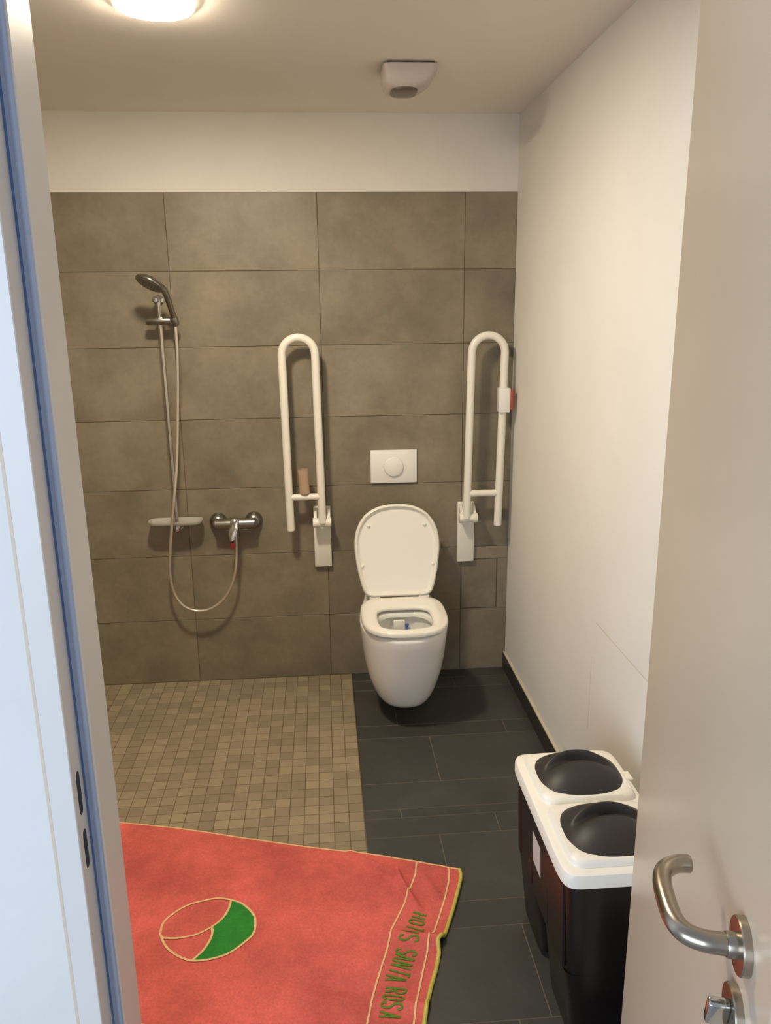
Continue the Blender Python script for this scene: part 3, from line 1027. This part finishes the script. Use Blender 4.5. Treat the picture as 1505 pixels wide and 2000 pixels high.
bm = bmesh.new(); tube(bm, [drape(p, -.0015) for p in resample([S2(p) for p in Lp], 80)], .0054, 8)
finish(bm, 'side_hem', M['towel_hem'], tw, smooth=True)['label'] = 'yellow-green hem'
# emblem: a ball cut by two curves, one field green
EL = [(.1135, -1.544), (.1139, -1.5034), (.1365, -1.469), (.1735, -1.4407), (.2201, -1.4274), (.2557, -1.4233), (.2931, -1.4343), (.3291, -1.4554), (.3598, -1.4956), (.3684, -1.5272), (.3657, -1.5702), (.3388, -1.6042), (.3062, -1.6315), (.2652, -1.6451), (.2232, -1.6473), (.1949, -1.6386), (.1645, -1.6184), (.1356, -1.5879)]
A1 = [(.1180, -1.5575), (.155, -1.5637), (.1885, -1.5616), (.2173, -1.5537), (.2507, -1.5326), (.2759, -1.5046), (.2887, -1.4719), (.2925, -1.4345)]
A2 = [(.2507, -1.5326), (.2549, -1.5572), (.2513, -1.5831), (.2379, -1.6152), (.2135, -1.6455)]


def sm2(pts, sub=6):
    return [(v.x, v.y) for v in smooth_path([S2(p) for p in pts], sub)]


ell = sm2(EL + [EL[0]])
a1, a2 = sm2(A1), sm2(A2)
left = [p for p in a1[::-1] if p[0] > .2507] + a2
i0 = min(range(len(ell)), key=lambda i: (ell[i][0] - .2931) ** 2 + (ell[i][1] + 1.4343) ** 2)
i1 = min(range(len(ell)), key=lambda i: (ell[i][0] - .2160) ** 2 + (ell[i][1] + 1.6470) ** 2)
right = ell[i0:i1 + 1]
bm = bmesh.new()
La, Ra = resample([S2(p) for p in left], 44), resample([S2(p) for p in right], 44)
rows_ = [[bm.verts.new(drape(a.lerp(b, f / 12), .0012)) for f in range(13)] for a, b in zip(La, Ra)]
for a, b in zip(rows_, rows_[1:]):
    for f in range(12):
        bm.faces.new((a[f], a[f + 1], b[f + 1], b[f]))
finish(bm, 'emblem_field', M['towel_green'], tw)['label'] = 'green field of the ball emblem'
bm = bmesh.new()
strip(bm, ell, .0062, 150, .0018); strip(bm, a1, .0060, 60, .0019); strip(bm, a2, .0060, 40, .0019)
finish(bm, 'emblem_outline', M['towel_line'], tw)
# lettering HOTIS SANTA ROSA
G = {
    'H': [[(0, 0), (0, 1)], [(1, 0), (1, 1)], [(0, .5), (1, .5)]],
    'O': [[(.5, 0), (.12, .07), (0, .25), (0, .75), (.12, .93), (.5, 1), (.88, .93), (1, .75), (1, .25), (.88, .07), (.5, 0)]],
    'T': [[(.5, 0), (.5, 1)], [(0, 1), (1, 1)]],
    'I': [[(.5, 0), (.5, 1)]],
    'S': [[(.0, .22), (.08, .05), (.5, 0), (.92, .06), (1, .25), (.85, .42), (.15, .60), (0, .77), (.1, .94), (.5, 1), (.9, .95), (1, .80)]],
    'A': [[(0, 0), (.5, 1)], [(1, 0), (.5, 1)], [(.2, .32), (.8, .32)]],
    'N': [[(0, 0), (0, 1)], [(0, 1), (1, 0)], [(1, 0), (1, 1)]],
    'R': [[(0, 0), (0, 1)], [(0, 1), (.7, .98), (1, .86), (1, .62), (.7, .5), (0, .48)], [(.45, .48), (1, 0)]],
}
txt = 'HOTISSANTAROSA'
cen = [(.8211, -1.5442), (.8113, -1.5661), (.8031, -1.5877), (.7895, -1.6084), (.7833, -1.6275), (.7722, -1.6667), (.7663, -1.6848), (.7561, -1.7055), (.7472, -1.7292), (.7376, -1.7475), (.7329, -1.7844), (.7257, -1.8079), (.72, -1.8295), (.7128, -1.8548)]
hts = [.042, .046, .052, .053, .057, .058, .058, .060, .058, .058, .056, .056, .056, .056]
bm = bmesh.new()
for i, ch in enumerate(txt):
    a = Vector(cen[max(i - 1, 0)]); b = Vector(cen[min(i + 1, len(txt) - 1)])
    t = (b - a).normalized(); up = Vector((-t.y, t.x))
    c = Vector(cen[i])
    wd = .0140 if ch != 'I' else .0
    for st in G[ch]:
        pp = [c + t * ((gx - .5) * wd) + up * ((gy - .5) * hts[i] * .93) for gx, gy in st]
        L_len = sum((q - p).length for p, q in zip(pp, pp[1:]))
        strip(bm, pp, .0052, max(8, int(L_len / .003)), .0017)
finish(bm, 'lettering', M['towel_letter'], tw)['label'] = 'green lettering HOTIS SANTA ROSA'
